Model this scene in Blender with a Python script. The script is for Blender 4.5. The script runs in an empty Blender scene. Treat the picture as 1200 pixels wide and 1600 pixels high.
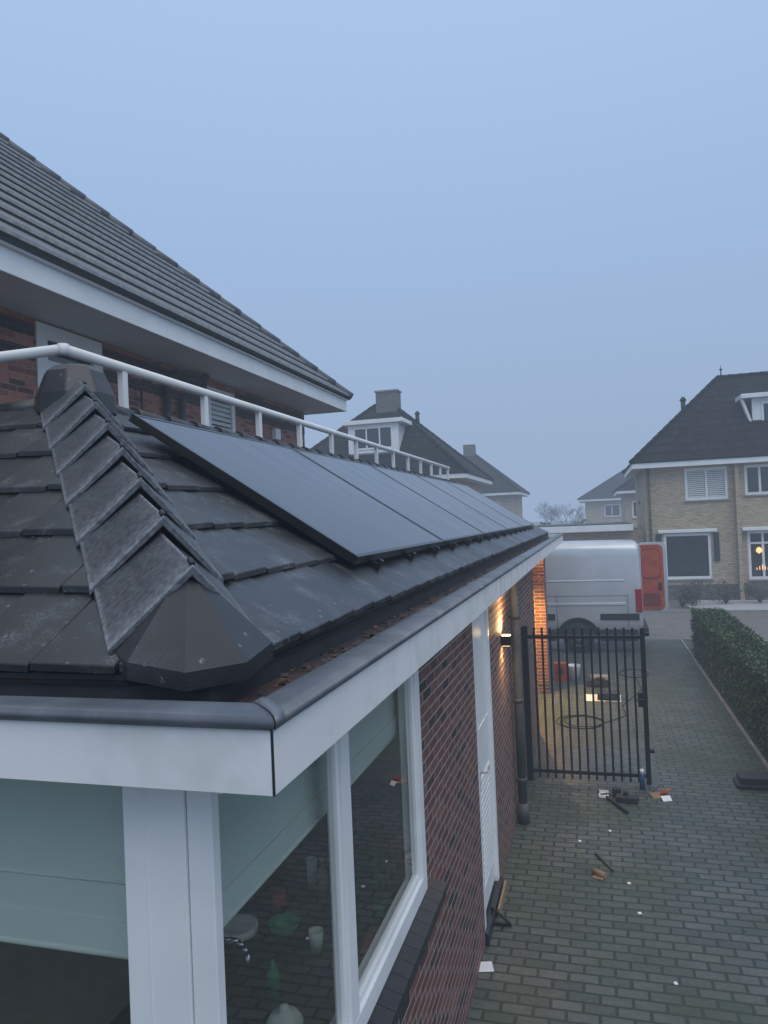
import bpy, math, random
from mathutils import Matrix, Vector
random.seed(7)
C=bpy.context.collection
# ---------------------------------------------------------------- materials
def newmat(name):
    m=bpy.data.materials.new(name);m.use_nodes=True
    nt=m.node_tree;b=nt.nodes['Principled BSDF'];return m,nt,b
def c4(c): return (c[0],c[1],c[2],1)
def M(name,col,rough=.6,var=.25,scale=8,bump=.0,bscale=60,metal=0,col2=None,spec=.5,emit=None,es=0,stain=None,stain_amt=.5,stain_scale=1.2):
    m,nt,b=newmat(name);N=nt.nodes;L=nt.links
    tc=N.new('ShaderNodeTexCoord');n=N.new('ShaderNodeTexNoise');n.inputs['Scale'].default_value=scale;n.inputs['Detail'].default_value=3
    L.new(tc.outputs['Object'],n.inputs['Vector'])
    r=N.new('ShaderNodeValToRGB');r.color_ramp.elements[0].position=.3;r.color_ramp.elements[1].position=.7
    a=col2 or tuple(x*(1-var) for x in col)
    r.color_ramp.elements[0].color=c4(a);r.color_ramp.elements[1].color=c4(tuple(min(1,x*(1+var*.4)) for x in col))
    L.new(n.outputs['Fac'],r.inputs['Fac']);out=r.outputs['Color']
    if stain:
        n3=N.new('ShaderNodeTexNoise');n3.inputs['Scale'].default_value=stain_scale;n3.inputs['Detail'].default_value=5
        L.new(tc.outputs['Object'],n3.inputs['Vector'])
        r3=N.new('ShaderNodeValToRGB');r3.color_ramp.elements[0].position=.48;r3.color_ramp.elements[1].position=.7
        r3.color_ramp.elements[1].color=(stain_amt,)*3+(1,)
        L.new(n3.outputs['Fac'],r3.inputs['Fac'])
        mx=N.new('ShaderNodeMix');mx.data_type='RGBA';mx.inputs[7].default_value=c4(stain)
        L.new(r3.outputs['Color'],mx.inputs[0]);L.new(out,mx.inputs[6]);out=mx.outputs[2]
    L.new(out,b.inputs['Base Color'])
    b.inputs['Roughness'].default_value=rough;b.inputs['Metallic'].default_value=metal;b.inputs['Specular IOR Level'].default_value=spec
    if bump:
        n2=N.new('ShaderNodeTexNoise');n2.inputs['Scale'].default_value=bscale;n2.inputs['Detail'].default_value=3
        L.new(tc.outputs['Object'],n2.inputs['Vector'])
        bp=N.new('ShaderNodeBump');bp.inputs['Strength'].default_value=bump;bp.inputs['Distance'].default_value=.01
        L.new(n2.outputs['Fac'],bp.inputs['Height']);L.new(bp.outputs['Normal'],b.inputs['Normal'])
    if emit: b.inputs['Emission Color'].default_value=c4(emit);b.inputs['Emission Strength'].default_value=es
    return m
def BR(name,cols,mortar,w=.21,h=.062,ms=.006,rough=.8,moss=None,moss_amt=.6,moss_scale=.6,bump=.6,offset=.5,bdist=.01):
    m,nt,b=newmat(name);N=nt.nodes;L=nt.links
    tc=N.new('ShaderNodeTexCoord')
    nd=N.new('ShaderNodeTexNoise');nd.inputs['Scale'].default_value=9;nd.inputs['Detail'].default_value=1;L.new(tc.outputs['UV'],nd.inputs['Vector'])
    va=N.new('ShaderNodeVectorMath');va.operation='SCALE';va.inputs['Scale'].default_value=.007
    vs=N.new('ShaderNodeVectorMath');vs.operation='ADD'
    L.new(nd.outputs['Color'],va.inputs[0]);L.new(tc.outputs['UV'],vs.inputs[0]);L.new(va.outputs[0],vs.inputs[1])
    t=N.new('ShaderNodeTexBrick');L.new(vs.outputs[0],t.inputs['Vector'])
    t.inputs['Scale'].default_value=1;t.inputs['Mortar Size'].default_value=ms;t.inputs['Mortar Smooth'].default_value=.2
    t.inputs['Brick Width'].default_value=w;t.inputs['Row Height'].default_value=h;t.offset=offset
    t.inputs['Color1'].default_value=(0,0,0,1);t.inputs['Color2'].default_value=(1,1,1,1);t.inputs['Mortar'].default_value=(.5,.5,.5,1)
    r=N.new('ShaderNodeValToRGB');cr=r.color_ramp
    cr.elements[0].color=c4(cols[0]);cr.elements[1].color=c4(cols[-1])
    for i,c in enumerate(cols[1:-1]):
        e=cr.elements.new((i+1)/(len(cols)-1));e.color=c4(c)
    L.new(t.outputs['Color'],r.inputs['Fac'])
    n=N.new('ShaderNodeTexNoise');n.inputs['Scale'].default_value=25;n.inputs['Detail'].default_value=3;L.new(tc.outputs['UV'],n.inputs['Vector'])
    rr=N.new('ShaderNodeMapRange');rr.inputs['To Min'].default_value=.55;rr.inputs['To Max'].default_value=1.4;L.new(n.outputs['Fac'],rr.inputs['Value'])
    mu=N.new('ShaderNodeMix');mu.data_type='RGBA';mu.blend_type='MULTIPLY';mu.inputs[0].default_value=1
    L.new(r.outputs['Color'],mu.inputs[6]);L.new(rr.outputs[0],mu.inputs[7])
    mx=N.new('ShaderNodeMix');mx.data_type='RGBA';mx.inputs[7].default_value=c4(mortar)
    L.new(t.outputs['Fac'],mx.inputs[0]);L.new(mu.outputs[2],mx.inputs[6]);out=mx.outputs[2]
    rgh=None
    if moss:
        n3=N.new('ShaderNodeTexNoise');n3.inputs['Scale'].default_value=moss_scale;n3.inputs['Detail'].default_value=6;n3.inputs['Roughness'].default_value=.65
        L.new(tc.outputs['UV'],n3.inputs['Vector'])
        r3=N.new('ShaderNodeValToRGB');r3.color_ramp.elements[0].position=.42;r3.color_ramp.elements[1].position=.66
        r3.color_ramp.elements[1].color=(moss_amt,)*3+(1,)
        L.new(n3.outputs['Fac'],r3.inputs['Fac'])
        m3=N.new('ShaderNodeMix');m3.data_type='RGBA';m3.inputs[7].default_value=c4(moss)
        L.new(r3.outputs['Color'],m3.inputs[0]);L.new(out,m3.inputs[6]);out=m3.outputs[2]
        rr2=N.new('ShaderNodeMapRange');rr2.inputs['From Min'].default_value=.35;rr2.inputs['From Max'].default_value=.65;rr2.inputs['To Min'].default_value=rough-.22;rr2.inputs['To Max'].default_value=rough+.12
        L.new(n3.outputs['Fac'],rr2.inputs['Value']);rgh=rr2.outputs[0]
    L.new(out,b.inputs['Base Color']);b.inputs['Roughness'].default_value=rough
    if rgh: L.new(rgh,b.inputs['Roughness'])
    b.inputs['Specular IOR Level'].default_value=.4
    inv=N.new('ShaderNodeMath');inv.operation='SUBTRACT';inv.inputs[0].default_value=1;L.new(t.outputs['Fac'],inv.inputs[1])
    ad=N.new('ShaderNodeMath');ad.operation='MULTIPLY_ADD';ad.inputs[1].default_value=.35;L.new(n.outputs['Fac'],ad.inputs[0]);L.new(inv.outputs[0],ad.inputs[2])
    bp=N.new('ShaderNodeBump');bp.inputs['Strength'].default_value=bump;bp.inputs['Distance'].default_value=bdist
    L.new(ad.outputs[0],bp.inputs['Height']);L.new(bp.outputs['Normal'],b.inputs['Normal'])
    return m
def tilemat(name,col,frost=(.42,.45,.48),amt=.5,speck=True,joint=None,attr=False,rough=.5,pscale=6,spec=.5,shade=False):
    m,nt,b=newmat(name);N=nt.nodes;L=nt.links
    tc=N.new('ShaderNodeTexCoord')
    def noise(s,d=4,src='Object'):
        n=N.new('ShaderNodeTexNoise');n.inputs['Scale'].default_value=s;n.inputs['Detail'].default_value=d;L.new(tc.outputs[src],n.inputs['Vector']);return n
    n=noise(3);r=N.new('ShaderNodeValToRGB');r.color_ramp.elements[0].position=.3;r.color_ramp.elements[1].position=.72
    r.color_ramp.elements[0].color=c4(tuple(x*.75 for x in col));r.color_ramp.elements[1].color=c4(tuple(x*1.3 for x in col))
    L.new(n.outputs['Fac'],r.inputs['Fac']);out=r.outputs['Color']
    a=noise(pscale,5);g=noise(120,3)
    ra=N.new('ShaderNodeValToRGB');ra.color_ramp.elements[0].position=.52;ra.color_ramp.elements[1].position=.8
    L.new(a.outputs['Fac'],ra.inputs['Fac'])
    rg=N.new('ShaderNodeValToRGB');rg.color_ramp.elements[0].position=.42;rg.color_ramp.elements[1].position=.66
    L.new(g.outputs['Fac'],rg.inputs['Fac'])
    mm=N.new('ShaderNodeMath');mm.operation='MULTIPLY';L.new(ra.outputs['Color'],mm.inputs[0]);L.new(rg.outputs['Color'],mm.inputs[1])
    m2=N.new('ShaderNodeMath');m2.operation='MULTIPLY';m2.inputs[1].default_value=amt;L.new(mm.outputs[0],m2.inputs[0])
    f=m2.outputs[0]
    if speck:
        v=N.new('ShaderNodeTexVoronoi');v.inputs['Scale'].default_value=14;L.new(tc.outputs['Object'],v.inputs['Vector'])
        rv=N.new('ShaderNodeValToRGB');rv.color_ramp.elements[0].position=.0;rv.color_ramp.elements[0].color=(.85,.85,.85,1);rv.color_ramp.elements[1].position=.16;rv.color_ramp.elements[1].color=(0,0,0,1)
        L.new(v.outputs['Distance'],rv.inputs['Fac'])
        mv=N.new('ShaderNodeMath');mv.operation='MULTIPLY';L.new(rv.outputs['Color'],mv.inputs[0]);L.new(rg.outputs['Color'],mv.inputs[1])
        ma=N.new('ShaderNodeMath');ma.operation='MAXIMUM';L.new(mv.outputs[0],ma.inputs[0]);L.new(f,ma.inputs[1]);f=ma.outputs[0]
    if attr:
        at=N.new('ShaderNodeAttribute');at.attribute_name='frost'
        md=noise(45,4);rd=N.new('ShaderNodeMapRange');rd.inputs['From Min'].default_value=.22;rd.inputs['From Max'].default_value=.66;rd.inputs['To Min'].default_value=.25;L.new(md.outputs['Fac'],rd.inputs['Value'])
        pw=N.new('ShaderNodeMath');pw.operation='MULTIPLY';L.new(at.outputs['Fac'],pw.inputs[0]);L.new(rd.outputs[0],pw.inputs[1])
        ma=N.new('ShaderNodeMath');ma.operation='MAXIMUM';L.new(pw.outputs[0],ma.inputs[0]);L.new(f,ma.inputs[1]);f=ma.outputs[0]
    if shade:
        at=N.new('ShaderNodeAttribute');at.attribute_name='frost'
        ms_=N.new('ShaderNodeMix');ms_.data_type='RGBA';ms_.blend_type='MULTIPLY';ms_.inputs[0].default_value=1
        L.new(out,ms_.inputs[6]);L.new(at.outputs['Fac'],ms_.inputs[7]);out=ms_.outputs[2]
        rs=N.new('ShaderNodeMapRange');rs.inputs['From Min'].default_value=.6;rs.inputs['From Max'].default_value=1.6;rs.inputs['To Min'].default_value=rough-.08;rs.inputs['To Max'].default_value=rough+.12;L.new(at.outputs['Fac'],rs.inputs['Value'])
    mx=N.new('ShaderNodeMix');mx.data_type='RGBA';mx.inputs[7].default_value=c4(frost)
    L.new(f,mx.inputs[0]);L.new(out,mx.inputs[6]);out=mx.outputs[2]
    if joint:
        t=N.new('ShaderNodeTexBrick');L.new(tc.outputs['UV'],t.inputs['Vector']);t.inputs['Scale'].default_value=1
        t.inputs['Brick Width'].default_value=joint[0];t.inputs['Row Height'].default_value=joint[1];t.inputs['Mortar Size'].default_value=.008
        t.inputs['Color1'].default_value=(.6,.6,.6,1);t.inputs['Color2'].default_value=(1.25,1.25,1.25,1);t.inputs['Mortar'].default_value=(.3,.3,.3,1)
        mj=N.new('ShaderNodeMix');mj.data_type='RGBA';mj.blend_type='MULTIPLY';mj.inputs[0].default_value=1
        L.new(out,mj.inputs[6]);L.new(t.outputs['Color'],mj.inputs[7]);out=mj.outputs[2]
    L.new(out,b.inputs['Base Color']);b.inputs['Roughness'].default_value=rough;b.inputs['Specular IOR Level'].default_value=spec
    if shade: L.new(rs.outputs[0],b.inputs['Roughness'])
    bp=N.new('ShaderNodeBump');bp.inputs['Strength'].default_value=.2;bp.inputs['Distance'].default_value=.005
    L.new(g.outputs['Fac'],bp.inputs['Height']);L.new(bp.outputs['Normal'],b.inputs['Normal'])
    return m
def glassmat(name,tint=(.88,.92,.90),f0=.12):
    m=bpy.data.materials.new(name);m.use_nodes=True;nt=m.node_tree;N=nt.nodes;L=nt.links;N.clear()
    o=N.new('ShaderNodeOutputMaterial');t=N.new('ShaderNodeBsdfTransparent');g=N.new('ShaderNodeBsdfGlossy');mx=N.new('ShaderNodeMixShader')
    tc=N.new('ShaderNodeTexCoord');n=N.new('ShaderNodeTexNoise');n.inputs['Scale'].default_value=1.5;L.new(tc.outputs['Object'],n.inputs['Vector'])
    bp=N.new('ShaderNodeBump');bp.inputs['Strength'].default_value=.04;bp.inputs['Distance'].default_value=.05;L.new(n.outputs['Fac'],bp.inputs['Height']);L.new(bp.outputs['Normal'],g.inputs['Normal'])
    ge=N.new('ShaderNodeNewGeometry');d=N.new('ShaderNodeVectorMath');d.operation='DOT_PRODUCT';L.new(ge.outputs['Incoming'],d.inputs[0]);L.new(ge.outputs['Normal'],d.inputs[1])
    ab=N.new('ShaderNodeMath');ab.operation='ABSOLUTE';L.new(d.outputs['Value'],ab.inputs[0])
    s=N.new('ShaderNodeMath');s.operation='SUBTRACT';s.inputs[0].default_value=1;L.new(ab.outputs[0],s.inputs[1])
    p=N.new('ShaderNodeMath');p.operation='POWER';p.inputs[1].default_value=3.8;L.new(s.outputs[0],p.inputs[0])
    q=N.new('ShaderNodeMath');q.operation='MULTIPLY_ADD';q.inputs[1].default_value=1-f0;q.inputs[2].default_value=f0;L.new(p.outputs[0],q.inputs[0])
    t.inputs['Color'].default_value=c4(tint);g.inputs['Roughness'].default_value=.01
    L.new(q.outputs[0],mx.inputs[0]);L.new(t.outputs[0],mx.inputs[1]);L.new(g.outputs[0],mx.inputs[2]);L.new(mx.outputs[0],o.inputs[0]);return m
def emis(name,col,s): 
    return M(name,col,.5,.05,emit=col,es=s)
white=M('white_paint',(.83,.84,.84),.35,.06,3,.04,40,stain=(.58,.59,.56),stain_amt=.25,stain_scale=2.5)
whitedirty=M('white_fascia_paint',(.85,.85,.85),.4,.06,2,.05,30,stain=(.55,.56,.52),stain_amt=.5,stain_scale=5)
soffitm=M('soffit_paint',(.74,.74,.75),.6,.08,2)
zinc=M('zinc_rim',(.15,.17,.205),.42,.25,4,.08,50,metal=.25,stain=(.30,.32,.35),stain_amt=.3,stain_scale=6)
zincd=M('zinc_gutter',(.045,.04,.042),.6,.4,6,.2,30,stain=(.09,.045,.04),stain_amt=.8,stain_scale=4)
lead=M('lead_strip',(.035,.04,.048),.5,.3,5,.15,30)
brickA=BR('red_brown_brick',[(.04,.028,.03),(.14,.05,.042),(.185,.068,.052),(.16,.06,.048),(.23,.10,.075)],(.32,.285,.26),moss=(.07,.055,.04),moss_amt=.3,ms=.007)
brickM=BR('house_brick',[(.12,.05,.04),(.32,.11,.075),(.40,.15,.10),(.44,.18,.12)],(.28,.24,.20))
brickDark=BR('dark_brick_band',[(.04,.03,.03),(.065,.05,.05)],(.1,.09,.09))
brickB=BR('beige_brick',[(.38,.30,.19),(.48,.38,.25),(.56,.45,.30),(.44,.34,.22)],(.30,.26,.2),ms=.008)
brickG=BR('grey_plinth_brick',[(.10,.095,.09),(.15,.14,.13)],(.12,.12,.12))
sillm=M('black_sill_tile',(.022,.022,.025),.35,.3,9)
pave=BR('driveway_paver',[(.058,.072,.066),(.088,.10,.093),(.108,.118,.109),(.074,.088,.080)],(.020,.032,.020),w=.215,h=.108,ms=.011,rough=.52,moss=(.045,.066,.038),moss_amt=.7,moss_scale=.55,bump=.8)
pave2=BR('street_paver',[(.15,.14,.14),(.19,.175,.175),(.22,.195,.19)],(.09,.085,.08),w=.21,h=.105,ms=.008,rough=.6,moss=(.11,.11,.10),moss_amt=.4,moss_scale=.3)
pave3=BR('parking_paver',[(.20,.20,.205),(.25,.25,.255)],(.12,.12,.12),w=.21,h=.105,ms=.008,rough=.7)
tileA=tilemat('anthracite_roof_tile',(.023,.024,.027),amt=.5,rough=.36,shade=True)
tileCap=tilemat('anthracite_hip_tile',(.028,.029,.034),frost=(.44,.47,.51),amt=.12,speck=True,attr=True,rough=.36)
tileU=M('roof_underlay_and_gap_shade',(.006,.006,.007),.9,.3)  # underlay, and the painted shade line on the risers of stepped roofs
tileM=tilemat('house_roof_tile',(.088,.093,.102),amt=.6,speck=False)
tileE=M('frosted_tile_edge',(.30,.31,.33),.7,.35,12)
tileF=tilemat('far_roof_tile',(.010,.010,.012),amt=.12,speck=False,joint=(.3,.34),rough=.85,spec=.2)
glass=glassmat('window_glass')
glassd=M('dark_window_glass',(.02,.024,.028),.04,.3,2,spec=.8)
blindm=M('roller_blind',(.58,.65,.62),.8,.06,1.5)
curtain=M('light_blind',(.66,.7,.66),.8,.1,10)
def panelmat():
    m,nt,b=newmat('solar_glass');N=nt.nodes;L=nt.links;tc=N.new('ShaderNodeTexCoord')
    mp=N.new('ShaderNodeMapping');mp.inputs['Scale'].default_value=(1.0,3,1.0);mp.inputs['Rotation'].default_value=(0,0,.35);L.new(tc.outputs['Object'],mp.inputs['Vector'])
    n=N.new('ShaderNodeTexNoise');n.inputs['Scale'].default_value=1.3;n.inputs['Detail'].default_value=5;n.inputs['Roughness'].default_value=.55;L.new(mp.outputs[0],n.inputs['Vector'])
    r=N.new('ShaderNodeValToRGB');r.color_ramp.elements[0].position=.3;r.color_ramp.elements[1].position=.75
    r.color_ramp.elements[0].color=(.018,.02,.028,1);r.color_ramp.elements[1].color=(.07,.075,.09,1);L.new(n.outputs['Fac'],r.inputs['Fac']);L.new(r.outputs[0],b.inputs['Base Color'])
    rr=N.new('ShaderNodeMapRange');rr.inputs['From Min'].default_value=.3;rr.inputs['From Max'].default_value=.7;rr.inputs['To Min'].default_value=.10;rr.inputs['To Max'].default_value=.26;L.new(n.outputs['Fac'],rr.inputs['Value']);L.new(rr.outputs[0],b.inputs['Roughness'])
    b.inputs['Specular IOR Level'].default_value=.7
    return m
panelg=panelmat()
blackm=M('black_metal',(.010,.010,.011),.4,.3,20,.1,80)
panelf=M('black_panel_frame',(.009,.010,.012),.28,.2)
vanm=M('silver_van_paint',(.57,.59,.62),.26,.06,2,metal=.3,stain=(.40,.41,.41),stain_amt=.3,stain_scale=1.5)
rubber=M('tyre_rubber',(.010,.010,.010),.8,.3)
plastd=M('black_plastic',(.022,.022,.024),.55,.2)
rimm=M('wheel_steel',(.25,.26,.27),.4,.2,metal=.6)
redp=M('red_door_lining',(.44,.072,.026),.45,.25,5)
redd=M('red_door_recess',(.20,.03,.018),.5,.25,5)
redl=M('tail_light_red',(.35,.012,.012),.2,.1)
pipe=M('grey_downpipe',(.085,.088,.09),.6,.25,6,.1,20,spec=.25)
conc=M('concrete',(.24,.24,.23),.85,.3,10,.3,40)
wood=M('raw_timber',(.30,.20,.12),.7,.3,14)
cardb=M('cardboard',(.28,.18,.11),.8,.2,8)
paper=M('paper_white',(.75,.76,.78),.8,.1,8)
greenp=M('green_plastic',(.06,.26,.13),.4,.1)
pinkp=M('pink_cloth',(.50,.12,.11),.6,.2)
chrome=M('chrome',(.6,.6,.62),.3,.1,metal=1)
wallin=M('interior_plaster',(.38,.34,.28),.8,.1)
counterm=M('kitchen_worktop',(.06,.05,.042),.35,.3)
leafm=M('hedge_leaf',(.085,.135,.04),.55,.5,5,col2=(.03,.055,.02))
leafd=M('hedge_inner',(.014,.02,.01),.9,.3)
shrubm=M('shrub_leaf',(.12,.12,.085),.8,.5,5,col2=(.05,.05,.035))
bark=M('bark',(.06,.05,.04),.9,.3)
litter=M('fallen_leaves',(.13,.06,.048),.8,.5,30,col2=(.045,.028,.025))
mossm=M('moss_tuft',(.06,.085,.03),.9,.4,30)
gravel=M('pale_gravel',(.46,.47,.48),.9,.5,25,.8,60)
soil=M('ground_soil',(.07,.075,.055),.9,.4,2,.4,20)
bluecan=M('blue_can_paint',(.05,.10,.25),.35,.1)
lampglow=emis('warm_lamp_glass',(1,.66,.28),14)
starglow=emis('warm_window_light',(1,.5,.18),1.6)
# ---------------------------------------------------------------- mesh builder
class MB:
    def __init__(s,mats): s.v=[];s.f=[];s.m=[];s.mats=mats if isinstance(mats,list) else [mats];s.sm=[];s.fr={}
    def face(s,pts,mi=0,smooth=False):
        i=len(s.v);s.v+= [Vector(p) for p in pts];s.f.append(tuple(range(i,i+len(pts))));s.m.append(mi);s.sm.append(smooth)
    def box(s,x0,x1,y0,y1,z0,z1,mi=0):
        if x0>x1:x0,x1=x1,x0
        if y0>y1:y0,y1=y1,y0
        if z0>z1:z0,z1=z1,z0
        s.obox((x0,y0,z0),(x1-x0,0,0),(0,y1-y0,0),(0,0,z1-z0),mi)
    def obox(s,o,a,b,c,mi=0):
        o,a,b,c=map(Vector,(o,a,b,c))
        if a.cross(b).dot(c)<0: a,b=b,a
        i=len(s.v);s.v+=[o,o+a,o+a+b,o+b,o+c,o+a+c,o+a+b+c,o+b+c]
        for q in [(0,3,2,1),(4,5,6,7),(0,1,5,4),(1,2,6,5),(2,3,7,6),(3,0,4,7)]:
            s.f.append(tuple(i+k for k in q));s.m.append(mi);s.sm.append(False)
    def cyl(s,p0,p1,r0,r1=None,n=12,mi=0,caps=True):
        p0=Vector(p0);p1=Vector(p1);r1=r0 if r1 is None else r1
        d=(p1-p0).normalized();a=d.cross(Vector((0,0,1)))
        if a.length<.01:a=d.cross(Vector((1,0,0)))
        a.normalize();b=d.cross(a);i=len(s.v)
        for k in range(n):
            t=2*math.pi*k/n;w=a*math.cos(t)+b*math.sin(t);s.v.append(p0+w*r0);s.v.append(p1+w*r1)
        for k in range(n):
            j=(k+1)%n;s.f.append((i+2*k,i+2*j,i+2*j+1,i+2*k+1));s.m.append(mi);s.sm.append(True)
        if caps:
            s.f.append(tuple(i+2*k for k in reversed(range(n))));s.m.append(mi);s.sm.append(False)
            s.f.append(tuple(i+2*k+1 for k in range(n)));s.m.append(mi);s.sm.append(False)
    def tube(s,pts,r,n=8,mi=0):
        for a,b in zip(pts,pts[1:]): s.cyl(a,b,r,None,n,mi)
    def loft(s,rings,mi=0,smooth=True,caps=True,closed=True):
        i=len(s.v);n=len(rings[0])
        for R in rings: s.v+=[Vector(p) for p in R]
        for a in range(len(rings)-1):
            for k in range(n if closed else n-1):
                j=(k+1)%n
                s.f.append((i+a*n+k,i+a*n+j,i+(a+1)*n+j,i+(a+1)*n+k));s.m.append(mi);s.sm.append(smooth)
        if caps:
            s.f.append(tuple(i+k for k in reversed(range(n))));s.m.append(mi);s.sm.append(False)
            e=i+(len(rings)-1)*n;s.f.append(tuple(e+k for k in range(n)));s.m.append(mi);s.sm.append(False)
    def rrect(s,x0,x1,z0,z1,y0,y1,r,mi=0):
        P=[]
        for cx,cz,a in ((x1-r,z0+r,-90),(x1-r,z1-r,0),(x0+r,z1-r,90),(x0+r,z0+r,180)):
            for k in range(6):
                t=math.radians(a+k*18);P.append((cx+r*math.cos(t),cz+r*math.sin(t)))
        s.loft([[(x,y0,z) for x,z in P],[(x,y1,z) for x,z in P]],mi,False)
    def lathe(s,c,prof,n=20,mi=0):
        c=Vector(c);s.loft([[c+Vector((r*math.cos(2*math.pi*k/n),r*math.sin(2*math.pi*k/n),z)) for k in range(n)] for r,z in prof],mi)
    def make(s,name,parent=None,bevel=0,label=None,loc=None,seg=2,fixn=False):
        off=Vector(loc) if loc is not None else (Vector(parent['base']) if parent is not None and 'base' in parent else Vector((0,0,0)))
        me=bpy.data.meshes.new(name)
        me.from_pydata([tuple(p-off) for p in s.v],[],s.f)
        for m in s.mats: me.materials.append(m)
        for p,mi,sm in zip(me.polygons,s.m,s.sm): p.material_index=mi;p.use_smooth=sm
        uv=me.uv_layers.new(name='UVMap').data
        for p in me.polygons:
            n=p.normal
            ax=0 if abs(n.x)>=abs(n.y) and abs(n.x)>abs(n.z)*.8 else (1 if abs(n.y)>abs(n.z)*.8 else 2)
            for li in p.loop_indices:
                w=s.v[me.loops[li].vertex_index]
                uv[li].uv=(w.y,w.z) if ax==0 else ((w.x,w.z) if ax==1 else (w.x,w.y))
        if s.fr:
            at=me.attributes.new('frost','FLOAT','POINT')
            for k,v in s.fr.items(): at.data[k].value=v
        me.validate();me.update()
        if fixn:
            import bmesh
            bm=bmesh.new();bm.from_mesh(me);bmesh.ops.recalc_face_normals(bm,faces=bm.faces);bm.to_mesh(me);bm.free()
        o=bpy.data.objects.new(name,me);C.objects.link(o)
        if parent is not None:
            o.parent=parent;o['base']=parent['base'] if 'base' in parent else (0,0,0)
        else: o.location=off;o['base']=tuple(off)
        if label:o['label']=label
        if bevel:
            b=o.modifiers.new('Bevel','BEVEL');b.width=bevel;b.segments=seg;b.limit_method='ANGLE';b.angle_limit=.6
        return o
def thing(name,label,cat,loc,group=None):
    e=bpy.data.objects.new(name,None);C.objects.link(e);e.location=loc;e['base']=tuple(loc);e['label']=label;e['category']=cat;e.empty_display_size=.2
    if group:e['group']=group
    return e
def tag(o,label,cat,group=None):
    o['label']=label;o['category']=cat
    if group:o['group']=group
    return o
def struct(o): o['kind']='structure';return o
def wall(mb,ax,p0,p1,a0,a1,z0,z1,holes=(),mi=0):
    A=sorted({a0,a1,*[h[0] for h in holes],*[h[1] for h in holes]});Z=sorted({z0,z1,*[h[2] for h in holes],*[h[3] for h in holes]})
    for i in range(len(A)-1):
        for j in range(len(Z)-1):
            ca=(A[i]+A[i+1])/2;cz=(Z[j]+Z[j+1])/2
            if any(h[0]<ca<h[1] and h[2]<cz<h[3] for h in holes): continue
            if ax=='x': mb.box(p0,p1,A[i],A[i+1],Z[j],Z[j+1],mi)
            else: mb.box(A[i],A[i+1],p0,p1,Z[j],Z[j+1],mi)
def window(par,ax,p,sgn,a0,a1,z0,z1,mull=(),fw=.07,dep=.07,rec=.05,gm=None,fm=None,sill=None,trans=None,backing=None,lab=None):
    W=bpy.data.objects.new('window',None);C.objects.link(W);W.parent=par;W['base']=par['base']
    if lab:W['label']=lab
    fm=fm or white;gm=gm or glassd
    f=MB(fm);o=p-sgn*rec;i=o-sgn*dep
    def bx(mb,aa,ab,za,zb,q0,q1,mi=0):
        if ax=='x':mb.box(q0,q1,aa,ab,za,zb,mi)
        else:mb.box(aa,ab,q0,q1,za,zb,mi)
    bx(f,a0,a0+fw,z0,z1,o,i);bx(f,a1-fw,a1,z0,z1,o,i)
    cuts=[a0+fw]+[c for m in mull for c in (m-fw*.4,m+fw*.4)]+[a1-fw]
    for m in mull: bx(f,m-fw*.4,m+fw*.4,z0+fw,z1-fw,o,i)
    bx(f,a0+fw,a1-fw,z0,z0+fw,o,i);bx(f,a0+fw,a1-fw,z1-fw,z1,o,i)
    if trans:
        for k in range(0,len(cuts),2): bx(f,cuts[k],cuts[k+1],trans-fw*.35,trans+fw*.35,o-sgn*.004,i)
    f.make('frame',W,.006)
    g=MB(gm);gp=(o+i)/2
    for k in range(0,len(cuts),2): bx(g,cuts[k],cuts[k+1],z0+fw,z1-fw,gp,gp-sgn*.008)
    g.make('pane',W)
    if backing:
        b=MB(backing)
        for k in range(0,len(cuts),2):
            zz=z1-fw
            while zz>z0+fw+.05:
                bx(b,cuts[k]+.01,cuts[k+1]-.01,zz-.06,zz-.012,gp+sgn*.006,gp+sgn*.012);zz-=.07
        b.make('blind',W)
    if sill:
        s=MB(sill);bx(s,a0-.03,a1+.03,z0-.06,z0-.004,p+sgn*.06,i);s.make('sill',W,.005)
    return W
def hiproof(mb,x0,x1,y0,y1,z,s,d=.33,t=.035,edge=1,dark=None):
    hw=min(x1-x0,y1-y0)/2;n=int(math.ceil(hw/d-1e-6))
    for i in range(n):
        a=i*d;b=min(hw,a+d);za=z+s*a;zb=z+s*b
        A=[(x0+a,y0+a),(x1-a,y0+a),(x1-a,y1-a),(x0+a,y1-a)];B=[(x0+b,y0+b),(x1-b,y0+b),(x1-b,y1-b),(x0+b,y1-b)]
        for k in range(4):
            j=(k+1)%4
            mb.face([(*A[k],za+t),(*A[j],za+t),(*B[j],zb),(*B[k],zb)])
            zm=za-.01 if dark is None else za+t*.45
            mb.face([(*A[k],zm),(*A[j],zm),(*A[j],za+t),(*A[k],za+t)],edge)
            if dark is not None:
                mb.face([(*A[k],za-.01),(*A[j],za-.01),(*A[j],zm),(*A[k],zm)],dark)  # lower part of each riser coloured dark as the shade gap between courses
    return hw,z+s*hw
def hipcaps(mb,x0,x1,y0,y1,z,s,r=.1,mi=0,step=.38,lift=.03):
    hw=min(x1-x0,y1-y0)/2;zt=z+s*hw
    ax0,ax1,ay0,ay1=x0+hw,x1-hw,y0+hw,y1-hw
    segs=[((x0,y0,z),(ax0,ay0,zt)),((x1,y0,z),(ax1,ay0,zt)),((x1,y1,z),(ax1,ay1,zt)),((x0,y1,z),(ax0,ay1,zt)),((ax0,ay0,zt),(ax1,ay1,zt))]
    for a,b in segs:
        a=Vector(a)+Vector((0,0,lift));b=Vector(b)+Vector((0,0,lift));Ln=(b-a).length
        if Ln<.2:continue
        n=max(1,int(Ln/step))
        for k in range(n):
            mb.cyl(a.lerp(b,k/n),a.lerp(b,(k+1)/n+.01),r,r*.8,8,mi)
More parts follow.
